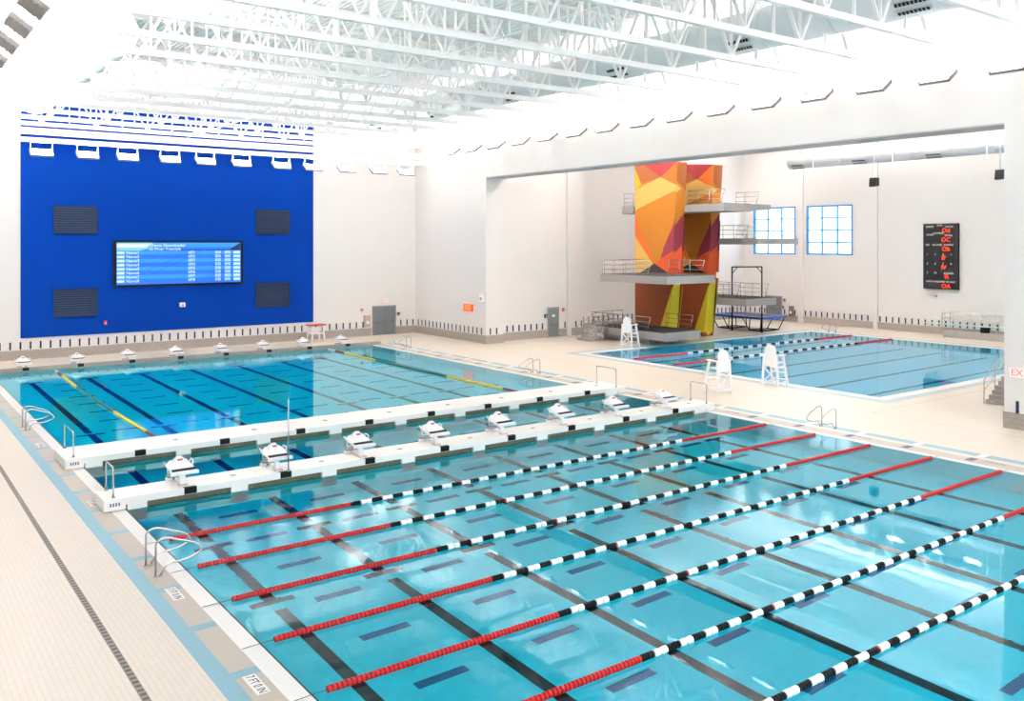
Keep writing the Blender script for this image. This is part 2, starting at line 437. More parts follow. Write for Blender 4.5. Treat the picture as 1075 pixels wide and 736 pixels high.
# ================================================================ CEILING STEEL
def joist():
    t = empty('roof_truss', (0, JY[0], 14.1)); zt = ZC - 14.1
    MB().box((-7, -.10, -.10), (27.0, .10, .12), STEELW).build('bottom_chord', t)
    MB().box((-7, -.10, zt-.16), (29.6, .10, zt-.02), STEELW).build('top_chord', t)
    dg = dg2 = vt = None
    for k in range(12):
        x = 27.0 - 3.0*k
        if x < -6.5: break
        if dg is None:
            dg = MB().bar((0,0,0), (-1.5,0,zt-.1), .13, .05, STEELW).build('web_diagonal', t); dg.location = (x,0,0)
            dg2 = MB().bar((0,0,0), (1.5,0,zt-.1), .09, .09, STEELW).build('web_diagonal', t); dg2.location = (x,0,0)
            vt = MB().bar((0,.035,0), (0,.035,zt-.1), .045, .045, STEELW).bar((0,-.035,0), (0,-.035,zt-.1), .045, .045, STEELW).build('web_vertical', t); vt.location = (x,0,0)
        else:
            for p_, nm in ((dg, 0), (dg2, 0), (vt, 0)):
                c = p_.copy(); COL.objects.link(c); c.parent = t; c.location = (x, 0, 0)
            c = vt.copy(); COL.objects.link(c); c.parent = t; c.location = (x+1.5, 0, 0); c.scale = (1, 1, 1)
    return t
tr = joist(); n_j = len(JY)
for i, jy in enumerate(JY):
    k = n_j - 1 - i
    lab = f'white steel roof truss spanning the hall, {ORD[k]} counting from the blue end wall'
    if i == 0: o = tr; tag(o, lab, 'truss', 'white steel roof trusses')
    else: o = dup(tr, (0, jy, 14.1), label=lab)
# joists over the diving bay
def bay_joist():
    t = empty('bay_roof_truss', (0, 0, 0))
    MB().box((-.08, -30, 15.6), (.08, YA2, 15.72), STEELW).build('bottom_chord', t)
    MB().box((-.08, -30, ZC-.16), (.08, YA2, ZC-.02), STEELW).build('top_chord', t)
    w_ = None
    for k in range(18):
        y = -24 + 3.0*k
        if y > 27: break
        if w_ is None:
            w_ = MB().bar((0,0,15.66), (0,1.5,ZC-.1), .06, .06, STEELW).bar((0,3.0,15.66), (0,1.5,ZC-.1), .06, .06, STEELW).build('web_diagonal', t); w_.location = (0,y,0)
        else:
            c = w_.copy(); COL.objects.link(c); c.parent = t; c.location = (0,y,0)
    return t
bj = bay_joist()
for i, x in enumerate((36, 41, 46, 51, 56)):
    lab = f'white truss above the diving bay, {ORD[i]} in from the header beam'
    if i == 0: bj.location = (x, 0, 0); tag(bj, lab, 'truss', 'trusses over the diving bay')
    else: dup(bj, (x, 0, 0), label=lab)
# bridging lines and light rails
tag(MB().tube([(26.3, -18, 14.12), (26.3, YF, 14.12)], .04, STEELW, 6).build('bridging_rod'), 'thin white rod tying the lower truss ends beside the right wall', 'rod')
tag(MB().tube([(12.0, -18, 14.12), (12.0, YF, 14.12)], .03, STEELW, 6).build('bridging_rod'), 'thin white rod tying the trusses together over mid pool', 'rod')
tag(MB().tube([(-1.0, -18, 14.12), (-1.0, YF, 14.12)], .05, STEELW, 6).build('bridging_rod'), 'white rod tying the trusses above the left deck', 'rod')
tag(MB().box((-6.9, 34.4, 13.55), (XR, 34.6, 13.95), STEELW).build('trim_2'), kind='structure')
RAILF = MB(); RAILF.box((-6.9, YF-2.12, 13.02), (XR, YF-1.88, 13.28), STEELW)
tag(RAILF.build('light_rail'), 'white beam carrying the lamps in front of the blue wall', 'light rail')
tag(MB().tube([(28.6, -18, 14.6), (28.6, YF-.1, 14.6)], .05, STEELW, 8).build('light_rail'), 'white pipe carrying the lamps along the right wall', 'light rail')
tag(MB().tube([(-1.85, -10, 14.6), (-1.85, YF-.1, 14.6)], .05, STEELW, 8).build('light_rail'), 'white pipe carrying the lamps over the left deck', 'light rail')

# uplight fixture: local, long side along X, lens faces up and toward -Y
def uplight(power, rail_h):
    t = empty('uplight_fixture')
    M = Matrix.Rotation(R(35), 4, 'X')
    mb = MB(); mb.box((-.6, -.36, -.05), (.6, .36, .03), RIBG, M); 
    for k in range(5): mb.box((-.6, -.34+.15*k, -.10), (.6, -.26+.15*k, -.05), RIBG, M)
    mb.build('lamp_housing', t)
    MB().box((-.55, -.33, .032), (.55, .33, .05), LENS, M).build('lamp_lens', t)
    for sx in (-.6, .6): MB().box((sx-.02, -.37, -.08), (sx+.02, .37, .07), mat('dark_end_cap', '#77726F', .5), M).build('end_cap', t)
    for sx in (-.58, .58):
        for sy in (-.3, .3):
            q = M @ Vector((sx, sy, .05)); MB().tube([q, (sx*1.0, 0.0, rail_h)], .014, STEELW, 5).build('hanger_wire', t)
    ld = bpy.data.lights.new('lamp_light', 'AREA'); ld.shape = 'RECTANGLE'; ld.size = 1.05; ld.size_y = .6; ld.energy = power
    ld.color = (1, .965, .94); ld.spread = R(110)
    lo = bpy.data.objects.new('lamp_light', ld); COL.objects.link(lo); lo.parent = t
    lo.location = M @ Vector((0, 0, .07)); lo.rotation_euler = (R(180+35), 0, 0)
    return t
fx = [3.0, 5.5, 7.8, 10.35, 12.6, 15.0, 17.8, 20.1, 22.7, 25.3, 27.6]
u = uplight(P_FAR, .583)
for i, x in enumerate(fx):
    lab = f'glowing lamp hung before the far blue wall, {ORD[i]} from the left'
    if i == 0: u.location = (x, YF-2.0, 12.42); tag(u, lab, 'lamp', 'lamps along the far wall')
    else: dup(u, (x, YF-2.0, 12.42), label=lab)
u = uplight(P_RIGHT, .925); first = True
for i in range(16):
    y = -12.3 + 2.735*i
    if y > 31: break
    lab = f'glowing tilted lamp along the right wall, {ORD[i]} from the near end'
    if first: u.location = (28.6, y, 13.62); u.rotation_euler = (0, 0, -math.pi/2); tag(u, lab, 'lamp', 'lamps along the right wall'); first = False
    else: dup(u, (28.6, y, 13.62), -math.pi/2, lab)
u = uplight(P_LEFT, .925); first = True
for i in range(13):
    y = -0.35 + 2.8*i
    lab = f'grey-backed lamp over the left deck, {ORD[i]} from the near end'
    if first: u.location = (-1.85, y, 13.62); u.rotation_euler = (0, 0, math.pi/2); tag(u, lab, 'lamp', 'lamps over the left deck'); first = False
    else: dup(u, (-1.85, y, 13.62), math.pi/2, lab)
# uplights over the diving bay, one row above the silver duct, one row behind the header
u = uplight(P_ALCOVE, 1.80); first = True
for i in range(12):
    y = -6.0 + 2.9*i
    if y > 27.5: break
    lab = f'lamp lighting the roof above the silver duct, {ORD[i]} from the near end'
    if first: u.location = (57.0, y, 15.15); u.rotation_euler = (0, 0, -math.pi/2); tag(u, lab, 'lamp', 'lamps above the silver duct'); first = False
    else: dup(u, (57.0, y, 15.15), -math.pi/2, lab)
u = uplight(P_ALCOVE, 1.80); first = True
for i in range(8):
    y = -6.0 + 4.2*i
    if y > 25: break
    lab = f'lamp lighting the roof just behind the header beam, {ORD[i]} from the near end'
    if first: u.location = (34.5, y, 15.15); u.rotation_euler = (0, 0, math.pi/2); tag(u, lab, 'lamp', 'lamps behind the header beam'); first = False
    else: dup(u, (34.5, y, 15.15), math.pi/2, lab)

# ducts
def duct(name, x, y0, y1, z, r, m, vents, label, side=-1, n=28):
    t = empty(name, (x, y0, z), 0, label, 'duct')
    mb = MB(); L_ = y1-y0; pts = [(0,0,0),(0,.02,0),(0,L_,0)]
    mb.tube([(0,0,0),(0,L_,0)], r, m, n); mb.build('duct_pipe', t)
    k = 1.6
    while k < L_: MB().tube([(0,k,0),(0,k+.05,0)], r+.025, m, n).build('duct_seam', t); k += 3.0
    for vy in vents:
        a = R(-38)*1; 
        for c in (-14, 8):
            ang = R(-42 + c) ; M = Matrix.Translation((0, vy-y0, 0)) @ Matrix.Rotation(-ang*side if side > 0 else ang, 4, 'Y')
            mb = MB()
            sgn = side
            mb.box((sgn*(r+.00) - .02, -.62, -.10), (sgn*(r+.06)+.02, .62, .10), m, M)
            for s_ in range(8): mb.box((sgn*(r+.09) - .03, -.54+.14*s_, -.06), (sgn*(r+.09), -.45+.14*s_, .06), DARK, M)
            mb.build('duct_vent', t)
    return t
duct('round_duct', 22.4+.3, -14, 33.5, 15.45, .80, DUCT, [-9.4, -2.3, 4.6, 12.8, 20.6, 28.0], 'big pale round duct running behind the trusses beside the right wall')
duct('round_duct', 2.6, 13.6, 33.5, 15.6, .95, DUCT, [17, 23, 29], 'big pale round duct high over the left lanes', side=1)
bd = duct('round_duct', 58.3, -12, 21.6, 13.95, .62, DUCTS, [20.6, 14.9, 8.9], 'silver round duct along the back wall of the diving bay')
for y in (19.0, 12.0, 5.0, -2.0): MB().box((-.66, y+12-.03, -.95), (-.60, y+12+.03, ZC-13.95), STEELW).build('hanger_strap', bd)
# hanging speakers
for i, (y, lb) in enumerate(((12.53, 'small black loudspeaker hung on a pole left of the scoreboard'), (3.34, 'small black loudspeaker hung beside the white pier at the bay edge'))):
    t = empty('hanging_speaker', (56, y, 11.68), 0, lb, 'speaker')
    MB().prism([(-.28,-.3),(.28,-.36),(.22,.3),(-.28,.3)], .5, BLACK, 'x', -.25).build('speaker_box', t)
    MB().tube([(0,0,.3),(0,0,ZC-11.68)], .035, STEELW, 6).build('pole', t)

# ================================================================ BULKHEADS
def bulkhead(y0, y1, label, rails):
    t = empty('pool_bulkhead', (0, y0, 0), 0, label, 'bulkhead'); D = y1-y0; zt = .32
    mb = MB()
    mb.box((-.56, 0.0, .02), (-.02, D, zt), CREAM); mb.box((PX1+.02, 0, .02), (23.35, D, zt), CREAM)
    mb.box((-.02, 0, .14), (PX1+.02, D, zt), CREAM)
    mb.box((.02, .12, -1.1), (PX1-.02, D-.12, .14), CREAM)
    ed = [.02]
    for x in LX: ed += [x-1.14, x+1.14]
    ed.append(PX1-.02)
    for i in range(0, len(ed), 2):
        for yy in ((0, .12), (D-.12, D)): mb.box((ed[i], yy[0], -1.1), (ed[i+1], yy[1], .14), CREAM)
    for yy in ((0, .12), (D-.12, D)): mb.box((.02, yy[0], -1.1), (PX1-.02, yy[1], -.12), CREAM)
    mb.build('body', t)
    for x in LX:
        g = MB().box((x-1.13, .09, -.12), (x+1.13, .13, .139), OLIVE)
        for k in range(14): g.box((x-1.1+k*.165, .07, -.11), (x-1.08+k*.165, .1, .135), OLIVE)
        g.build('gutter_grille', t)
        MB().box((x-.17, -.006, .15), (x+.17, .13, zt+.004), BLACKT).build('lane_marker_tile', t)
        MB().box((x-.15, .10, -.75), (x+.15, .112, -.13), BLACKT).box((x-.5, .10, -.45), (x+.5, .111, -.25), BLACKT).build('wall_target', t)
        mb = MB(); mb.box((x+1.30, D*.45, zt), (x+1.45, D*.55, zt+.006), GREYF); mb.build('deck_anchor', t)
    for xx, a, b, hh in rails:
        mb = MB(); mb.tube(rounded([(xx, a, zt+.001), (xx, a, zt+hh), (xx, b, zt+hh), (xx, b, zt+.001)], .12), .024, CHROME)
        for q in (a, b): mb.tube([(xx, q, zt+.001), (xx, q, zt+.03)], .05, CHROME)
        h_ = mb.build('handrail'); h_.location = (0, y0, 0); tag(h_, f"steel hoop handrail on the {'left' if xx < 5 else 'right'} end of the {'near' if y0 < 2 else 'far'} bulkhead", 'handrail', 'bulkhead handrails')
    mb = MB()
    for k in range(4): mb.box((-.42+.07*k, -.004, .13), (-.38+.07*k, 0.002, .22), mat('blue_print', '#5C6C92', .5))
    mb.build('printed_mark', t)
    return t
bulkhead(0.0, 1.12, 'near white bulkhead across the pool, carrying the starting blocks', [(-.3, .16, 1.0, .82), (22.98, .12, 1.0, .82)])
bulkhead(5.4, 7.3, 'far white bulkhead across the pool, without starting blocks', [(-.28, .25, 1.75, .8), (22.8, .05, 1.4, .85)])
t = empty('timing_pole', (4.50, .02, .32), 0, 'thin grey metal pole standing upright on the near bulkhead', 'pole')
MB().tube([(0,0,0),(0,0,2.15)], .022, CHROME, 8).build('pole', t); MB().tube([(0,0,0),(0,0,.05)], .06, CHROME, 10).build('base_flange', t)

# ================================================================ STARTING BLOCKS
def start_block():
    t = empty('starting_block')
    mb = MB(); mb.bar((0, -.21, .03), (0, .06, .42), .15, .09, WPLAS, up=(0,1,0)); mb.build('post', t)
    MB().box((-.14, -.32, 0), (.14, -.08, .03), mat('pinkish_base_plate', '#D9C9C6', .5)).build('base_plate', t)
    M = Matrix.Translation((0, 0, .44)) @ Matrix.Rotation(R(7), 4, 'X')
    MB().box((-.36, -.42, -.03), (.36, .36, .04), WPLAS, M).box((-.42, -.46, -.05), (.42, -.38, .03), WPLAS, M).build('platform', t)
    MB().box((-.35, -.37, .04), (.35, -.22, .062), BLACK, M).build('front_grip_strip', t)
    mb = MB(); b = [M @ Vector(p) for p in ((-.36,-.20,.04),(.36,-.20,.04),(.36,.34,.04),(-.36,.34,.04),(-.30,-.16,.09),(.30,-.16,.09),(.26,.36,.14),(-.26,.36,.14))]
    mb.add(b, [(0,3,2,1),(4,5,6,7),(0,1,5,4),(1,2,6,5),(2,3,7,6),(3,0,4,7)], WPLAS)
    b = [M @ Vector(p) for p in ((-.26,-.02,.09),(.26,-.02,.09),(.26,.34,.09),(-.26,.34,.09),(-.07,.20,.27),(.07,.20,.27),(.07,.27,.27),(-.07,.27,.27))]
    mb.add(b, [(0,3,2,1),(4,5,6,7),(0,1,5,4),(1,2,6,5),(2,3,7,6),(3,0,4,7)], WPLAS); kp = mb.build('kick_plate', t)
    MB().add([M @ Vector(p) for p in ((-.08,.085,.20),(.08,.085,.20),(.08,.125,.235),(-.08,.125,.235),(-.08,.10,.19),(.08,.10,.19),(.08,.14,.225),(-.08,.14,.225))], [(0,1,2,3),(4,7,6,5),(0,4,5,1),(1,5,6,2),(2,6,7,3),(3,7,4,0)], mat('pink_red_print', '#C9405A', .5)).build('printed_mark', kp)
    for s_ in (-1, 1):
        mb = MB(); mb.tube(rounded([(s_*.36,.08,.46),(s_*.42,.10,.57),(s_*.42,.40,.60),(s_*.36,.36,.50)], .08), .017, WPLAS, 6); mb.build('side_grip', t)
    mb = MB(); mb.tube(rounded([(-.30,.34,.48),(-.30,.40,.26),(.30,.40,.26),(.30,.34,.48)], .06), .017, WPLAS, 6)
    mb.tube([(0,-.02,.26),(0,.40,.26)], .017, WPLAS, 6); mb.build('back_grip', t)
    mb = MB(); mb.box((-.26,.46,.10), (.26,.74,.14), mat('grey_step_tread', '#9A9698', .6)); mb.build('step', t)
    mb = MB()
    for s_ in (-1, 1): mb.bar((s_*.2,.6,0), (s_*.2,.6,.10), .05, .22, WPLAS)
    mb.bar((0,-.1,.03), (0,.6,.07), .06, .05, WPLAS); mb.build('step_frame', t)
    return t
sb = start_block(); sb.scale = (.9, .88, 1)
for i, x in enumerate(LX):
    lab = f'white starting block on the near bulkhead, {ORD[i]} from the left'
    if i == 0: sb.location = (x-.12, .50, .327); tag(sb, lab, 'starting block', 'starting blocks on the near bulkhead')
    else: dup(sb, (x-.12, .50, .327), label=lab)
for i, x in enumerate(LX):
    o = dup(sb, (x, PY1+.95, 0.0), label=f'white starting block at the far pool end, {ORD[i]} from the left'); o['group'] = 'starting blocks at the far pool end'

# ================================================================ LANE ROPES
def ribs(x0, x1, r, pitch):
    prof = []; n = max(1, round((x1-x0)/pitch)); p_ = (x1-x0)/n
    for k in range(n):
        a = x0 + k*p_; prof += [(a+.004, r*.5), (a+.01, r), (a+p_*.8, r), (a+p_*.86, r*.5)]
    return prof
def lane_rope():
    t = empty('lane_rope')
    MB().tube([(-.36,0,.01),(0,0,.02),(22.86,0,.02),(23.1,0,.01)], .006, mat('dark_cable', '#3C3C40', .4), 5).build('cable', t)
    RR = .062
    for a, b in ((.22, 4.95), (17.9, 22.62)):
        o = MB().lathe_x(ribs(a, b, RR, .085), RED).build('red_float_section', t); o.location = (0,0,.02)
    P_ = .66; L_ = 17.9-4.95; n = round(L_/P_); P_ = L_/n
    bk = MB().lathe_x(ribs(0, P_*.46, RR, .078), BLACK).build('black_float', t)
    wh = MB().lathe_x(ribs(0, P_*.54, RR*1.02, .18), WPLAS).build('white_float', t)
    rd = MB().lathe_x(ribs(0, .07, RR*1.04, .07), RED).build('red_marker_float', t)
    for k in range(n):
        a = 4.95 + k*P_
        for p_, off in ((bk, 0), (wh, P_*.46)):
            if k == 0: o = p_
            else: o = p_.copy(); COL.objects.link(o); o.parent = t
            o.location = (a+off, 0, .02)
    rd.location = (4.95 + P_*5 + P_*.42, 0, .02)
    for k in (16,):
        c = rd.copy(); COL.objects.link(c); c.parent = t; c.location = (4.95+P_*k+P_*.42, 0, .02)
    return t
lr = lane_rope()
for i, y in enumerate(RY):
    lab = f'red, white and black lane rope across the near pool, {ORD[i]} out from the bulkhead'
    if i == 0: lr.location = (0, y, 0); tag(lr, lab, 'lane rope', 'lane ropes across the near pool')
    else: dup(lr, (0, y, 0), label=lab)
# two colourful ropes running along the far section
def long_rope(x, xe, label, y0=7.35, y1=29.6):
    t = empty('lane_rope', (0,0,0), 0, label, 'lane rope')
    def P_(y):
        u = (y-y0)/(y1-y0); return (x + (xe-x)*u - .16*math.sin(math.pi*u), y, .02)
    segs = [(y0, y0+2.4, MAROON, 'maroon_float_section'), (y0+2.4, y0+7.3, YELLOW, 'yellow_float_section'), (y0+7.3, y0+15.2, GREEN, 'green_float_section'),
            (y0+15.2, y0+19.6, YELLOW, 'yellow_float_section'), (y0+19.6, y0+21.0, MAROON, 'maroon_float_section'), (y0+21.0, y1-.1, WPLAS, 'white_float_section')]
    for a, b, m, nm in segs:
        mb = MB(); n = int((b-a)/.16)
        for k in range(n):
            u0 = a+(b-a)*k/n; u1 = a+(b-a)*(k+.82)/n; mb.tube([P_(u0), P_(u1)], .06, m, 8)
        mb.build(nm, t)
    mb = MB(); mb.tube([P_(y0+(y1-y0)*k/20) for k in range(21)], .01, BLACK, 5); mb.build('cable', t)
long_rope(2.98, 3.05, 'slack yellow and green lane rope at the left of the far pool')
long_rope(19.45, 19.35, 'slack yellow and green lane rope at the right of the far pool')
# two ropes in the diving pool
def dive_rope(y, label):
    t = empty('lane_rope', (DX0, y, 0), 0, label, 'lane rope'); L_ = DX1-DX0
    MB().tube([(0,0,.02),(L_,0,.02)], .008, BLACK, 5).build('cable', t)
    for a, b in ((.3, 5.0), (L_-4.6, L_-.3)):
        o = MB().lathe_x(ribs(a, b, .065, .1), RED).build('red_float_section', t); o.location = (0,0,.02)
    n = 14; P_ = (L_-9.6)/n
    for k in range(n):
        a = 5.0 + k*P_
        if k == 0:
            wh = MB().lathe_x(ribs(0, P_*.5, .068, .16), WPLAS).build('white_float', t); bk = MB().lathe_x(ribs(0, P_*.5, .065, .1), BLACK).build('black_float', t); w_, b_ = wh, bk
        else:
            w_, b_ = wh.copy(), bk.copy()
            for o in (w_, b_): COL.objects.link(o); o.parent = t
        w_.location = (a, 0, .02); b_.location = (a+P_*.5, 0, .02)
dive_rope(13.85, 'lane rope across the diving pool nearer the tower'); dive_rope(10.6, 'lane rope across the middle of the diving pool')

# ================================================================ LADDER HANDRAILS
def ladder(loc, sgn, label, gap=.62):
    t = empty('pool_ladder_rails', loc, 0, label, 'handrail')
    for yy in (-gap/2, gap/2):
        pts = rounded([(-.0*sgn, yy, 0), (-.0*sgn, yy, .74), (.22*sgn, yy, .80), (.84*sgn, yy, .56), (1.0*sgn, yy, .38), (.66*sgn, yy, .24), (.22*sgn, yy, .24), (.10*sgn, yy, .0)], .14, 5)
        mb = MB(); mb.tube(pts, .022, CHROME, 8); r_ = mb.build('rail', t)
        mb = MB()
        for q in (0, .10): mb.tube([(q*sgn, yy, 0), (q*sgn, yy, .025)], .045, CHROME, 8)
        mb.build('flange', r_)
ladder((-.66, -4.98, 0), 1, 'pair of curved steel ladder rails on the left deck near the camera', .8)
ladder((-.66, 13.1, 0), 1, 'pair of curved steel ladder rails far up the left deck', .8)
ladder((24.15, 27.2, 0), -1, 'pair of steel ladder rails at the far end of the right pool edge')
ladder((23.9, 12.9, 0), -1, 'pair of steel ladder rails halfway along the right pool edge')
ladder((24.2, -4.9, 0), -1, 'pair of steel ladder rails at the right edge of the near pool')
ladder((56.2, 16.2, 0), -1, 'pair of thin steel ladder rails at the far corner of the diving pool')
# depth markers
def depth_marker(x, y, label, txt='7 FT 0 IN', tm=None):
    t = empty('depth_marker', (x, y, .001), 0, label, 'depth marker')
    MB().box((-.11, -.36, 0), (.11, .36, .004), tm or CHALK).build('marker_tile', t)
    text(txt, .20, BLACKT, t, (0, 0, .006), (0, 0, -math.pi/2), 'painted_depth', .001, sx=.78)
for k, y in enumerate((-11.1, -6.55, 1.2, 5.6+4.2)):
    depth_marker(-.60, y, ['white depth tile on the left deck nearest the camera', 'white depth tile on the left deck just before the ladder rails', 'white depth tile on the left deck beside the near bulkhead', 'white depth tile on the left deck beyond the far bulkhead'][k])
for k, y in enumerate((-.75, -6.7, -11.35)):
    depth_marker(23.60, y, ['depth tile on the right pool edge next to the bulkhead end', 'depth tile on the right pool edge past the ladder rails', 'depth tile on the right pool edge at the right of the photo'][k], tm=BEIGE)
# long floor drain
mb = MB(); mb.box((-2.2, -24, .0), (-2.08, 32, .006), mat('drain_grey', '#8C837C', .6))
k = -24.
while k < 32: mb.box((-2.185, k, .004), (-2.095, k+.07, .010), mat('drain_slot', '#5E5751', .7)); k += .16
tag(mb.build('floor_drain'), 'long narrow grey drain grate let into the left deck', 'drain')

# ================================================================ LIFEGUARD CHAIRS
def lifeguard(loc, rz, label, s=1.0, topm=None):
    t = empty('lifeguard_chair', loc, rz, label, 'lifeguard chair'); t.scale = (s, s, s)
    m = WPLAS
    for sx in (-1, 1):
        MB().bar((sx*.42, .34, 0), (sx*.34, .30, 1.55), .09, .09, m).build('leg', t)
        MB().bar((sx*.42, -.62, 0), (sx*.34, -.30, 1.50), .09, .11, m).build('leg', t)
        MB().box((sx*.36-.09, -.42, 1.50), (sx*.36+.09, .34, 1.55), m).build('arm', t)
        MB().bar((sx*.40,.33,.16), (sx*.40,-.56,.16), .05, .09, m).build('side_rail', t)
        MB().bar((sx*.37,.31,.95), (sx*.37,-.42,.95), .05, .09, m).build('side_rail', t)
    MB().box((-.34, -.32, 1.12), (.34, .28, 1.18), m).build('seat', t)
    pts = [(-.31, 1.0), (.31, 1.0), (.31, 1.78)] + [(.31*math.cos(a), 1.78+.27*math.sin(a)) for a in [math.pi*k/8 for k in range(1, 8)]] + [(-.31, 1.78)]
    MB().prism(pts, .05, m, 'y', .26).build('backrest', t)
    MB().bar((-.38,.33,.2), (.35,.31,.95), .05, .07, m, up=(0,1,0)).bar((.38,.33,.2), (-.35,.31,.95), .05, .07, m, up=(0,1,0)).build('cross_brace', t)
    for z in (.28, .62): MB().box((-.38, -.56+z*.15, z), (.38, -.44+z*.15, z+.05), m).build('ladder_step', t)
    MB().box((-.40, -.62, .82), (.40, -.36, .87), m).build('footboard', t)
    MB().box((-.42, .29, .10), (.42, .38, .19), m).build('back_rail', t)
    if topm: MB().box((-.5, -.5, 2.06), (.5, .4, 2.12), topm).bar((-.36,.3,1.5),(-.36,.3,2.08),.05,.05,m).bar((.36,.3,1.5),(.36,.3,2.08),.05,.05,m).build('sun_roof', t)
    return t
lifeguard((27.0, 2.85, 0), R(170), 'white lifeguard chair in the mid deck between the two pools')
lifeguard((30.75, 2.6, 0), R(98), 'white lifeguard chair at the near edge of the diving pool')
lifeguard((36.5, 18.75, 0), R(105), 'white lifeguard chair beside the low diving platform')
t = empty('low_guard_stand', (20.7, 34.5, 0), R(5), 'low white stand with a red top against the far wall', 'stand')
for sx in (-1, 1):
    for sy in (-.3, .3): MB().bar((sx*.5, sy*1.3, 0), (sx*.42, sy, 1.15), .07, .07, WPLAS).build('leg', t)
MB().box((-.6, -.4, 1.14), (.6, .4, 1.24), mat('red_roof', '#C4454C', .5)).build('red_top', t)
MB().box((-.46, -.34, .55), (.46, .3, .62), WPLAS).box((-.46, .28, .62), (.46, .33, 1.0), WPLAS).build('seat', t)

# ================================================================ DIVING TOWER
C = dict(gold='#BE7418', brn='#9C5724', crim='#9C2A34', org='#D8641A', cream='#DDB05C', yel='#D8BC20', mag='#842336', or2='#D85426', dk='#2C1B19', rust='#8A4018', yel2='#CFB822', beige='#C58E52')
CM = {k: mat('tower_paint_' + k, v, .75, var=.10, scale=18) for k, v in C.items()}
tw = empty('diving_tower', (44, 21, 0), 0, 'concrete diving tower painted in orange, red and yellow facets with grey platforms', 'diving tower')
def tpart(mb, name, parent=None):
    o = mb.build(name, parent or tw)
    if parent is None: o.location = (-44, -21, 0)
    return o
ART = [('rust', [(23.46,4.4),(19.55,4.4),(20.1,0),(23.46,0)]),
       ('yel', [(23.46,12.66),(23.46,11.09),(22.82,11.5)]), ('brn', [(23.46,13.2),(23.42,12.6),(22.82,11.47),(20.81,11.91),(23.0,13.2)]),
       ('crim', [(23.0,13.2),(19.2,12.93),(20.81,11.91)]), ('org', [(19.2,12.85),(20.81,11.9),(19.3,11.3)]),
       ('cream', [(23.46,11.09),(20.83,11.9),(19.25,11.25),(19.37,10.85),(23.46,9.53)]),
       ('org', [(23.46,9.42),(22.55,7.43),(21.41,5.52),(21.75,5.72),(23.46,7.65)]), ('cream', [(23.46,7.55),(21.6,5.51),(22.4,4.9),(23.46,4.76)]),
       ('mag', [(19.4,8.8),(19.65,8.17),(20.5,6.72),(20.83,5.88),(19.5,6.52)]), ('or2', [(19.5,6.52),(20.83,5.88),(21.41,5.52),(20.3,4.86),(19.55,4.86)]),
       ('dk', [(21.41,5.55),(22.95,4.8),(19.9,4.8)]), ('yel2', [(19.62,3.9),(20.05,.3),(21.05,.3)])]
def fin(x0, x1):
    mb = MB()
    mb.prism([(20.15,0),(23.5,0),(23.5,13.22),(19.15,12.90)], x1-x0, CM['gold'], 'x', x0)
    for i, (c, poly) in enumerate(ART):
        for xx, s_ in ((x0, -1), (x1, 1)):
            e = .004*(i+1); mb.prism(poly, e, CM[c], 'x', xx if s_ > 0 else xx-e)
    # front (tip) face colour bands, following the leaning edge
    def ty(z): return 20.15 - z/12.9
    def band(pts, c, e):   # pts in (u, z), u 0..1 across the tip
        vs = [(x0+(x1-x0)*u_, ty(z)-e, z) for u_, z in pts] + [(x0+(x1-x0)*u_, ty(z), z) for u_, z in pts]
        n = len(pts); mb.add(vs, [tuple(range(n))[::-1], tuple(range(n, 2*n))] + [(i, (i+1)%n, n+(i+1)%n, n+i) for i in range(n)], CM[c])
    band([(0,12.88),(1,12.88),(1,10.9),(0,11.6)], 'brn', .006)
    band([(0,11.3),(.5,11.0),(0,10.7)], 'cream', .010)
    band([(0,8.2),(1,9.3),(1,6.9),(0,6.2)], 'mag', .006)
    band([(0,6.2),(1,6.9),(1,4.6),(0,4.6)], 'or2', .006)
    band([(0,4.6),(1,4.6),(1,0),(0,0)], 'rust', .006)
    band([(.35,4.2),(1,4.3),(1,.35),(.5,.05),(0,.5),(0,2.2)], 'yel2', .010)
    return mb
tpart(fin(41.7, 42.7), 'tower_fin'); tpart(fin(45.6, 46.6), 'tower_fin')
def rail(path, zb, h=1.0, posts=1.1, slant=.0, end=True):
    """stainless railing along a list of (x, y) points at base height zb"""
    mb = MB(); P3 = [Vector((x, y, zb)) for x, y in path]
    for hh in (h, h*.66, h*.33):
        q = [p + Vector((0,0,hh)) for p in P3]
        if end and slant:
            d = (P3[-1]-P3[-2]).normalized(); q[-1] = q[-1] + d*slant*(hh/h)
        mb.tube(q, .028 if hh == h else .02, CHROME, 6)
    for a, b in zip(P3, P3[1:]):
        L_ = (b-a).length; n = max(1, round(L_/posts))
        for k in range(n+1):
            if k == n and b is not P3[-1]: continue
            p = a + (b-a)*k/n
            if k == n and slant: mb.tube([p - Vector((0,0,.1)), p + (b-a).normalized()*slant + Vector((0,0,h))], .026, CHROME, 6)
            else: mb.tube([p - Vector((0,0,.25)), p + Vector((0,0,h))], .026, CHROME, 6)
    return mb
def platform(boxes, name, rails, zt, grit):
    mb = MB()
    for (x0, x1, y0, y1, za, zb) in boxes: mb.box((x0, y0, za), (x1, y1, zb), CONC)
    o = tpart(mb, name)
    g = MB(); g.box(grit[0], grit[1], CONCD); g.build('grit_surface', o)
    for path, sl in rails: rail(path, zt, slant=sl).build('platform_railing', o)
    return o
platform([(38.0, 41.7, 17.0, 24.4, .42, .95)], 'low_platform', [([(38.05, 24.3),(38.05, 18.6)], .35), ([(41.6, 20.2),(41.6, 17.9)], .3), ([(38.2,24.35),(41.2,24.35)], 0)], .95, ((38.05, 17.05, .95), (41.66, 24.35, .965)))
tpart(MB().box((38.6, 18.9, 0), (41.4, 23.6, .42), CONC), 'low_platform_base')
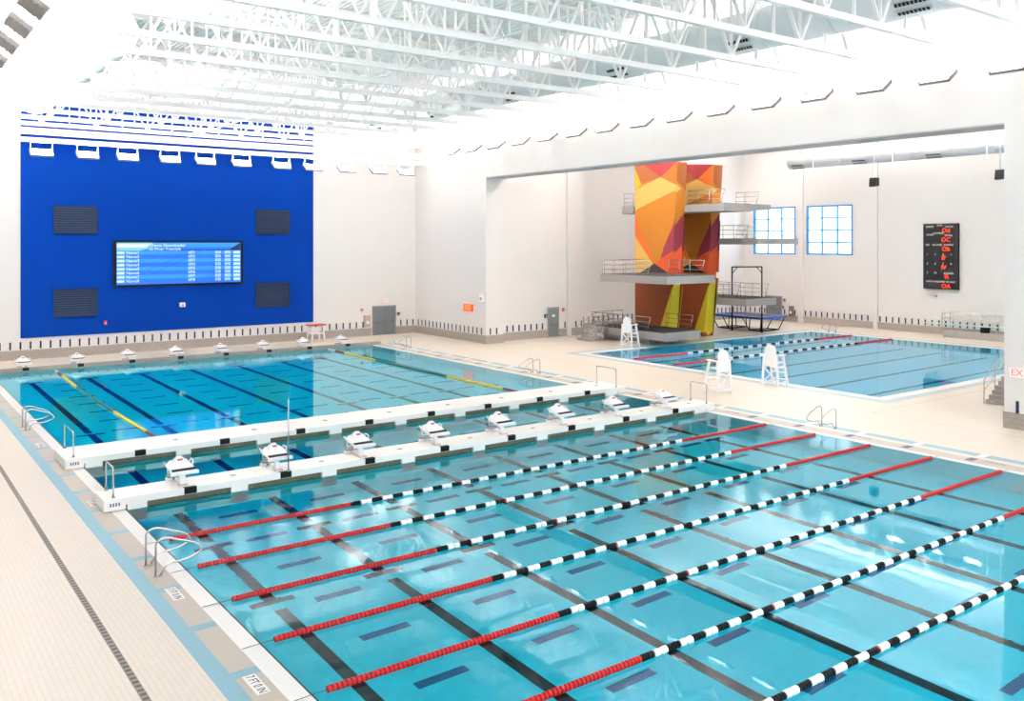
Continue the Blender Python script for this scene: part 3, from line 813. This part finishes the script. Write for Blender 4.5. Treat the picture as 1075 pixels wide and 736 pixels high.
platform([(37.0, 41.7, 15.7, 22.2, 4.33, 4.85)], 'middle_platform', [([(37.1,21.9),(37.1,17.6)], .3), ([(41.6, 19.9),(41.6, 16.9)], .35), ([(37.1,22.1),(41.2,22.1)], 0)], 4.85, ((37.05, 15.75, 4.85), (41.66, 22.15, 4.865)))
platform([(42.7, 45.6, 15.7, 24.0, 9.3, 9.85), (45.6, 47.8, 15.7, 18.9, 9.45, 9.85), (42.0, 45.6, 24.0, 25.2, 9.3, 9.85)], 'top_platform', [([(42.85, 19.2),(42.85, 16.2)], .4), ([(47.7, 18.8),(47.7,17.0)], .35), ([(42.1, 24.1),(42.1,25.1)], 0)], 9.85, ((42.75, 15.75, 9.85), (45.55, 24, 9.865)))
platform([(46.6, 51.5, 16.0, 22.0, 6.95, 7.38)], 'high_platform', [([(47.0,20.5),(47.0,17.4)], .35), ([(51.4,21.8),(51.4,17.4)], .35)], 7.38, ((46.65, 16.05, 7.38), (51.45, 21.95, 7.395)))
platform([(46.6, 50.2, 17.0, 24.0, 2.4, 2.93)], 'three_metre_platform', [([(47.1,22.0),(47.1,18.3)], .35), ([(50.1,23.8),(50.1,18.0)], .35)], 2.93, ((46.65, 17.05, 2.93), (50.15, 23.95, 2.945)))
# rear stair core, mostly hidden behind the fins
mb = MB(); mb.box((43.2, 24.0, 0), (45.4, 24.4, 9.3), CONC); mb.box((48.2, 22.6, 0), (48.8, 24.0, 7.0), WALL); tpart(mb, 'rear_pier')
# stair to the low platform
mb = MB()
for k in range(5): mb.box((36.3+.32*k, 22.5, .19*k), (36.62+.32*k+.05, 23.9, .19*(k+1)), CONC)
st = tpart(mb, 'access_stair')
for y in (22.5, 23.9):
    mb = MB()
    for hh in (.95, .6, .3): mb.tube([(36.1, y, hh*.8), (36.3, y, .1+hh), (38.0, y, .95+hh), (38.6, y, .95+hh)], .022, CHROME, 6)
    for k in range(4): mb.tube([(36.3+.55*k, y, .19*1.7*k), (36.3+.55*k, y, .19*1.7*k+1.05)], .022, CHROME, 6)
    mb.build('stair_handrail', st)

# ================================================================ TRAMPOLINE + RIG
t = empty('trampoline', (53.1, 22.0, 0), 0, 'rectangular blue trampoline on a black folding frame beyond the tower', 'trampoline')
hx, hy = 1.6, 2.6; a0 = 0
mb = MB()
for (x0,y0,x1,y1) in ((-hx,-hy,hx,-hy+.4),(-hx,hy-.4,hx,hy),(-hx,-hy,-hx+.4,hy),(hx-.4,-hy,hx,hy)): mb.box((x0,y0,1.12),(x1,y1,1.17), CHBLUE)
for (x0,y0,x1,y1) in ((-hx,-hy,hx,-hy+.05),(-hx,hy-.05,hx,hy),(-hx,-hy,-hx+.05,hy),(hx-.05,-hy,hx,hy)): mb.box((x0,y0,1.0),(x1,y1,1.12), CHBLUE)
mb.build('edge_pad', t)
MB().box((-hx+.38,-hy+.38,1.125),(hx-.38,hy-.38,1.14), BLACK).build('jump_bed', t)
for y in (-1.6, 1.6):
    for sx in (-1, 1):
        MB().bar((sx*1.15, y-.55, .05), (sx*1.5, y-.9 if y < 0 else y-.2, 1.05), .07, .07, BLACK).bar((sx*1.15, y+.55, .05), (sx*1.5, y+.9 if y > 0 else y+.2, 1.05), .07, .07, BLACK).build('leg', t)
    mb = MB(); mb.bar((-1.15,y-.55,.05),(1.15,y-.55,.05),.07,.07,BLACK).bar((-1.15,y+.55,.05),(1.15,y+.55,.05),.07,.07,BLACK).bar((-1.15,y-.55,.05),(-1.15,y+.55,.05),.07,.07,BLACK).bar((1.15,y-.55,.05),(1.15,y+.55,.05),.07,.07,BLACK)
    mb.build('floor_frame', t)
MB().bar((-1.5,-.7,1.0),(-1.15,-1.05,.05),.06,.06,BLACK).bar((-1.5,-.7,1.0),(-1.5,.7,1.0),.06,.06,BLACK).bar((-1.5,.7,1.0),(-1.15,1.05,.05),.06,.06,BLACK).build('side_truss', t)
t = empty('spotting_rig', (50.95, 21.86, 0), 0, 'tall black square gantry frame standing over the blue trampoline', 'gantry')
d = Vector((51.3-50.95, 19.2-21.86, 0))
for q, h in ((Vector((0,0,0)), 5.12), (d, 5.2)): MB().tube([q, q+Vector((0,0,h))], .06, BLACK, 8).build('post', t)
MB().tube([(0,0,5.12), tuple(d+Vector((0,0,5.2)))], .05, BLACK, 8).build('crossbeam', t)
for q, s_ in ((Vector((0,0,4.6)), 1), (d+Vector((0,0,4.7)), -1)): MB().tube([q, q + s_*d.normalized()*.5 + Vector((0,0,.5))], .03, BLACK, 6).build('corner_brace', t)
# springboard stands along the back wall
def spring_stand(y0, y1, x, label, zs=.5):
    t = empty('springboard_stand', (x, y0, 0), 0, label, 'springboard')
    MB().box((-.7, 0, 0), (.7, y1-y0, zs), CONC).build('base', t)
    MB().box((-.4, -3.8, zs+.42), (.1, y1-y0+1.6, zs+.47), TUR).build('springboard', t)
    MB().box((-.5, .8, zs), (.2, 1.3, zs+.42), BLACK).build('fulcrum', t); MB().box((-.45, 2.6, zs), (.15, 3.0, zs+.40), BLACK).build('rear_anchor', t)
    for s_ in (-.68, .5):
        mb = MB()
        for hh in (1.35, .95): mb.tube(rounded([(s_, y1-y0+.1, zs+.15 if hh > 1 else zs+hh*.6), (s_, y1-y0+.1, zs+hh), (s_, -1.5, zs+hh)], .15), .025, CHROME, 6)
        for q in (0.1, 2.2, 4.0): mb.tube([(s_, y1-y0-q, 0 if s_ < 0 else zs), (s_, y1-y0-q, zs+1.35)], .025, CHROME, 6)
        mb.build('railing', t)
spring_stand(3.6, 9.2, 60.5, 'low stand with a pale green springboard against the back wall')
# access stair right, leading up behind the pier
t = empty('access_stairs', (34.25, -6.0, 0), 0, 'grey concrete steps with steel handrail climbing behind the right pier', 'stairs')
mb = MB()
for k in range(12): mb.box((.29*k, -2.0, .0), (.29*k+.31, 0, .175*(k+1)), CONC)
mb.box((3.48, -2.0, 0), (6, 0, 2.1), CONC); mb.build('steps', t)
mb = MB()
for hh in (.95, .5): mb.tube(rounded([(-.1, .02, .0 if hh > .9 else hh), (-.1, .02, hh+.1), (3.4, .02, 2.1+hh), (6, .02, 2.1+hh)], .15), .026, CHROME, 6)
for k in (1, 2, 3): mb.tube([(.9*k, .02, .55*k), (.9*k, .02, .55*k+1.0)], .024, CHROME, 6)
mb.build('handrail', t)

# ================================================================ WALL FITTINGS
# video board
t = empty('video_board', (11.57, YF-.1, 5.73), 0, 'wide blue video board listing lanes and times on the blue wall', 'video board')
MB().box((-4.2, -.06, -1.5), (4.2, .1, 1.5), BLACK).build('board_frame', t)
def em(name, col, s_=1.0): return mat(name, '#000000', .5, emit=col, es=s_*.40, var=0)
mb = MB(); mb.box((-4.02, -.075, -1.36), (4.02, -.058, 1.36), em('screen_blue', '#0A6CF5'))
SL = em('screen_light_blue', '#1C93FF'); SD = em('screen_dark_blue', '#0A3BB5')
rowh = .262
for r_ in range(8):
    z = .70 - r_*rowh
    if r_ % 2 == 0: mb.box((-4.0, -.082, z-.12), (4.0, -.075, z+.12), SL)
mb.box((-4.0, -.082, 1.05), (4.0, -.075, 1.35), SL); mb.box((-1.6, -.084, .82), (3.1, -.075, .90), SD)
SW = em('screen_white', '#E8FAF6', 1.0); SG = em('screen_mint', '#7FC7CC'); SK = em('screen_navy', '#04246E', .8)
mb.prism([(-4.0,.84),(-2.6,.84),(-2.1,.95),(-1.85,1.36),(-4.0,1.36)], .012, SG, 'y', -.086)
mb.prism([(-4.0,1.06),(-2.25,1.06),(-2.0,1.24),(-4.0,1.24)], .006, SW, 'y', -.092)
for k in range(5): mb.prism([(-2.3+.35*k-1.0, .0-.25*k+.3),(-2.26+.35*k-1.0, .0-.25*k+.3),(-.0+.35*k, .85),(-.05+.35*k, .85)], .004, SK, 'y', -.088)
for k in range(5): mb.prism([(.9+.35*k, -1.3),(.94+.35*k, -1.3),(2.3+.2*k, -.55),(2.26+.2*k, -.55)], .004, SK, 'y', -.088)
mb.prism([(3.1,.84),(4.0,.84),(4.0,1.36)], .01, SK, 'y', -.086)
sc = mb.build('screen', t)
for r_ in range(8):
    z = .70 - r_*rowh
    MB().box((-4.0, -.092, z-.10), (-3.55, -.084, z+.10), SG).box((-3.98, -.096, z-.045), (-3.57, -.09, z+.045), SW).build('result_cell', sc)
    MB().box((3.50, -.092, z-.10), (3.98, -.084, z+.10), SG).box((3.54, -.096, z-.045), (3.94, -.09, z+.045), SW).build('result_cell', sc)
RX = (math.pi/2, 0, 0)
text('Demo Downloader', .27, SW, sc, (-1.95, -.10, 1.18), RX, align='LEFT'); text('50 Meter Freestyle', .25, SW, sc, (-2.05, -.10, .94), RX, align='LEFT')
text('\n'.join(f'Name{k+1}' for k in range(8)), .262, SW, sc, (-3.45, -.10, -.217), RX, align='LEFT')
text('\n'.join(f'AFF{k+1}' for k in range(8)), .262, SW, sc, (.45, -.10, -.217), RX, align='LEFT', sx=.8)
text('\n'.join('00.00' for k in range(8)), .262, SW, sc, (2.44, -.10, -.217), RX, align='CENTER', sx=.62)
text('\n'.join('00:00.00' for k in range(8)), .262, SW, sc, (3.10, -.10, -.217), RX, align='CENTER', sx=.42)
# louvres
def louvre():
    t = empty('wall_louvre')
    mb = MB(); w, h = 1.2, .82
    mb.box((-w,-.02,-h),(w,.02,h), LOUV); mb.build('backing', t)
    mb = MB(); n = 11
    for k in range(n):
        z = -h+.08 + k*(2*h-.16)/(n-1); mb.box((-w,-.09,z-.028),(w,-.015,z+.028), mat('louvre_blade', '#0A2F5E', .5))
    mb.build('blades', t)
    MB().box((-w-.04,-.1,-h-.04),(-w,.02,h+.04), LOUV).box((w,-.1,-h-.04),(w+.04,.02,h+.04), LOUV).box((-w,-.1,h),(w,.02,h+.04), LOUV).box((-w,-.1,-h-.04),(w,.02,-h), LOUV).build('frame', t)
    return t
lv = louvre()
for i, (x, z, nm) in enumerate(((5.19, 8.5, 'upper left of the video board'), (17.94, 8.56, 'upper right of the video board'), (5.19, 3.34, 'lower left of the video board'), (17.94, 3.38, 'lower right of the video board'))):
    lab = f'dark slatted louvre on the blue wall, {nm}'
    if i == 0: lv.location = (x, YF-.07, z); tag(lv, lab, 'louvre', 'louvres on the blue wall')
    else: dup(lv, (x, YF-.07, z), label=lab)
def small_box(name, loc, size, m, label, cat, face='y'):
    t = empty(name, loc, 0, label, cat); a, b, c = size
    MB().box((-a/2, -b/2, -c/2), (a/2, b/2, c/2), m).build('housing', t)
    f = .02
    if face == 'y': MB().tube([(0, -b/2-.03, -c*.1), (0, -b/2, -c*.1)], min(a, c)*.28, mat('fitting_face', '#E9E5E3', .4) if m is not WPLAS else GREYF, 10).build('face_disc', t)
    else: MB().tube([(-a/2-.03, 0, -c*.1), (-a/2, 0, -c*.1)], min(b, c)*.28, mat('fitting_face', '#E9E5E3', .4) if m is not WPLAS else GREYF, 10).build('face_disc', t)
    return t
small_box('wall_camera', (11.65, YF-.15, 2.95), (.34, .25, .28), WPLAS, 'small white camera box on the blue wall under the video board', 'camera')
small_box('fire_alarm', (6.9, YF-.1, 2.0), (.16, .1, .26), RED, 'tiny red fire alarm low on the blue wall', 'alarm')
small_box('fire_alarm', (24.95, YF-.06, 1.98), (.16, .1, .2), mat('dull_red', '#8C3A3A', .5), 'small dark red alarm left of the double door', 'alarm')
small_box('call_button', (28.1, YF-.06, 1.55), (.2, .1, .22), BLACK, 'small black device right of the double door', 'button')
small_box('wall_cabinet', (25.35, YF-.1, 1.12), (.5, .2, .9), mat('beige_metal', '#BBAA98', .5), 'beige metal cabinet beside the double door', 'cabinet')
small_box('fire_alarm', (37.25, YA-.07, 2.0), (.18, .12, .26), RED, 'small red alarm right of the single grey door', 'alarm')
small_box('call_button', (35.55, YA-.07, 1.6), (.2, .1, .26), BLACK, 'small black device left of the single grey door', 'button')
small_box('wall_cabinet', (XB-.12, 23.8, .95), (.2, .42, .95), mat('brown_grey_metal', '#7C7069', .5), 'brown-grey cabinet on the back wall beside the hidden door', 'cabinet', 'x')
small_box('fire_alarm', (XB-.08, 24.6, 1.9), (.12, .2, .26), mat('dull_red2', '#7A2E34', .5), 'small dark red alarm beside the brown-grey cabinet', 'alarm', 'x')
small_box('call_button', (XB-.08, 24.75, 1.25), (.12, .2, .22), BLACK, 'small black device under the alarm by the brown-grey cabinet', 'button', 'x')
small_box('wall_sensor', (XB-.08, 10.65, 2.95), (.1, .2, .16), GREYF, 'small grey sensor below the red digit scoreboard', 'sensor', 'x')
small_box('emergency_light', (XR-.12, 25.98+.25, 3.2), (.2, .35, .5), WPLAS, 'white emergency light on the right wall near the bay corner', 'light', 'x')
# exit signs
def exit_sign(loc, rz, label, w=.5, faint=True):
    t = empty('exit_sign', loc, rz, label, 'exit sign')
    MB().box((-w/2, -.06, -.13), (w/2, .0, .13), WPLAS).build('sign_box', t)
    text('EXIT', .22, mat('exit_red', '#E86A5E', .5, emit='#F04838', es=.5), t, (0, -.065, 0), (math.pi/2, 0, 0), 'exit_lettering')
exit_sign((26.95, YF-.02, 2.62), 0, 'faint exit sign above the grey double door')
t = empty('exit_sign', (XR-.02, -9.55, 2.15), -math.pi/2, 'large red EXIT lettering on the right pier at the photo edge', 'exit sign')
MB().box((-.42, -.04, -.17), (.42, .0, .17), WPLAS).build('sign_box', t)
text('EXIT', .36, mat('exit_red_bright', '#F05A4A', .5, emit='#F04838', es=.6), t, (0, -.045, 0), (math.pi/2, 0, 0), 'exit_lettering')
# shot clock
t = empty('shot_clock', (XR-.08, 28.0, 2.42), -math.pi/2, 'small red digit clock low on the right wall', 'clock')
MB().box((-.55, -.08, -.26), (.55, .06, .26), mat('clock_case', '#A8321C', .5, emit='#D8401C', es=.5)).build('clock_case', t)
text('152', .48, em('amber_digits', '#FFB060', 1.6), t, (0, -.09, 0), (math.pi/2, 0, 0), 'digits')
# tall scoreboard in the diving bay
t = empty('diving_scoreboard', (XB-.15, 10.18, 6.03), -math.pi/2, 'tall black scoreboard with red digits on the back wall', 'scoreboard')
MB().box((-1.36, -.12, -2.53), (1.36, .12, 2.53), BLACK).build('case', t)
DR = em('red_digits', '#FF3A14', 2.4); SWH = mat('white_print', '#E8E8E8', .5)
for z, s_, x in ((1.98, 'Od', .45), (1.27, 'OC', .45), (.56, 'Ob', .45), (-.12, 'IF', .28), (-.85, 'IV', .28), (-1.55, 'IS', .5), (-2.28, 'OA', .45)):
    text(s_, .46, DR, t, (x, -.14, z), RX, 'red_digits', .01)
for z, s_, x in ((2.28, 'EVENT', -.8), (2.38, 'DIVE', -.05), (2.28, 'TOTAL', .7), (1.66, 'DIVER', -.8), (1.78, 'NUMBER', -.15), (1.6, 'TOTAL', .65), (.88, 'DD', -1.0), (.88, 'ROUND', -.25), (.88, 'AWARD', .65), (-1.3, 'AWARD', .65)):
    text(s_, .2, SWH, t, (x, -.13, z), RX, 'printed_caption', .005)
for r_, row in enumerate((('1','2','3','4'), ('5','6','7','8'), ('9','10'))):
    for c_, s_ in enumerate(row): text(s_, .2, SWH, t, (-1.02+.62*c_, -.13, .14-.71*r_), RX, 'printed_number', .005)
text('POINTS REQUIRED TO LEAD', .17, SWH, t, (0, -.13, -1.95), RX, 'printed_caption', .005)
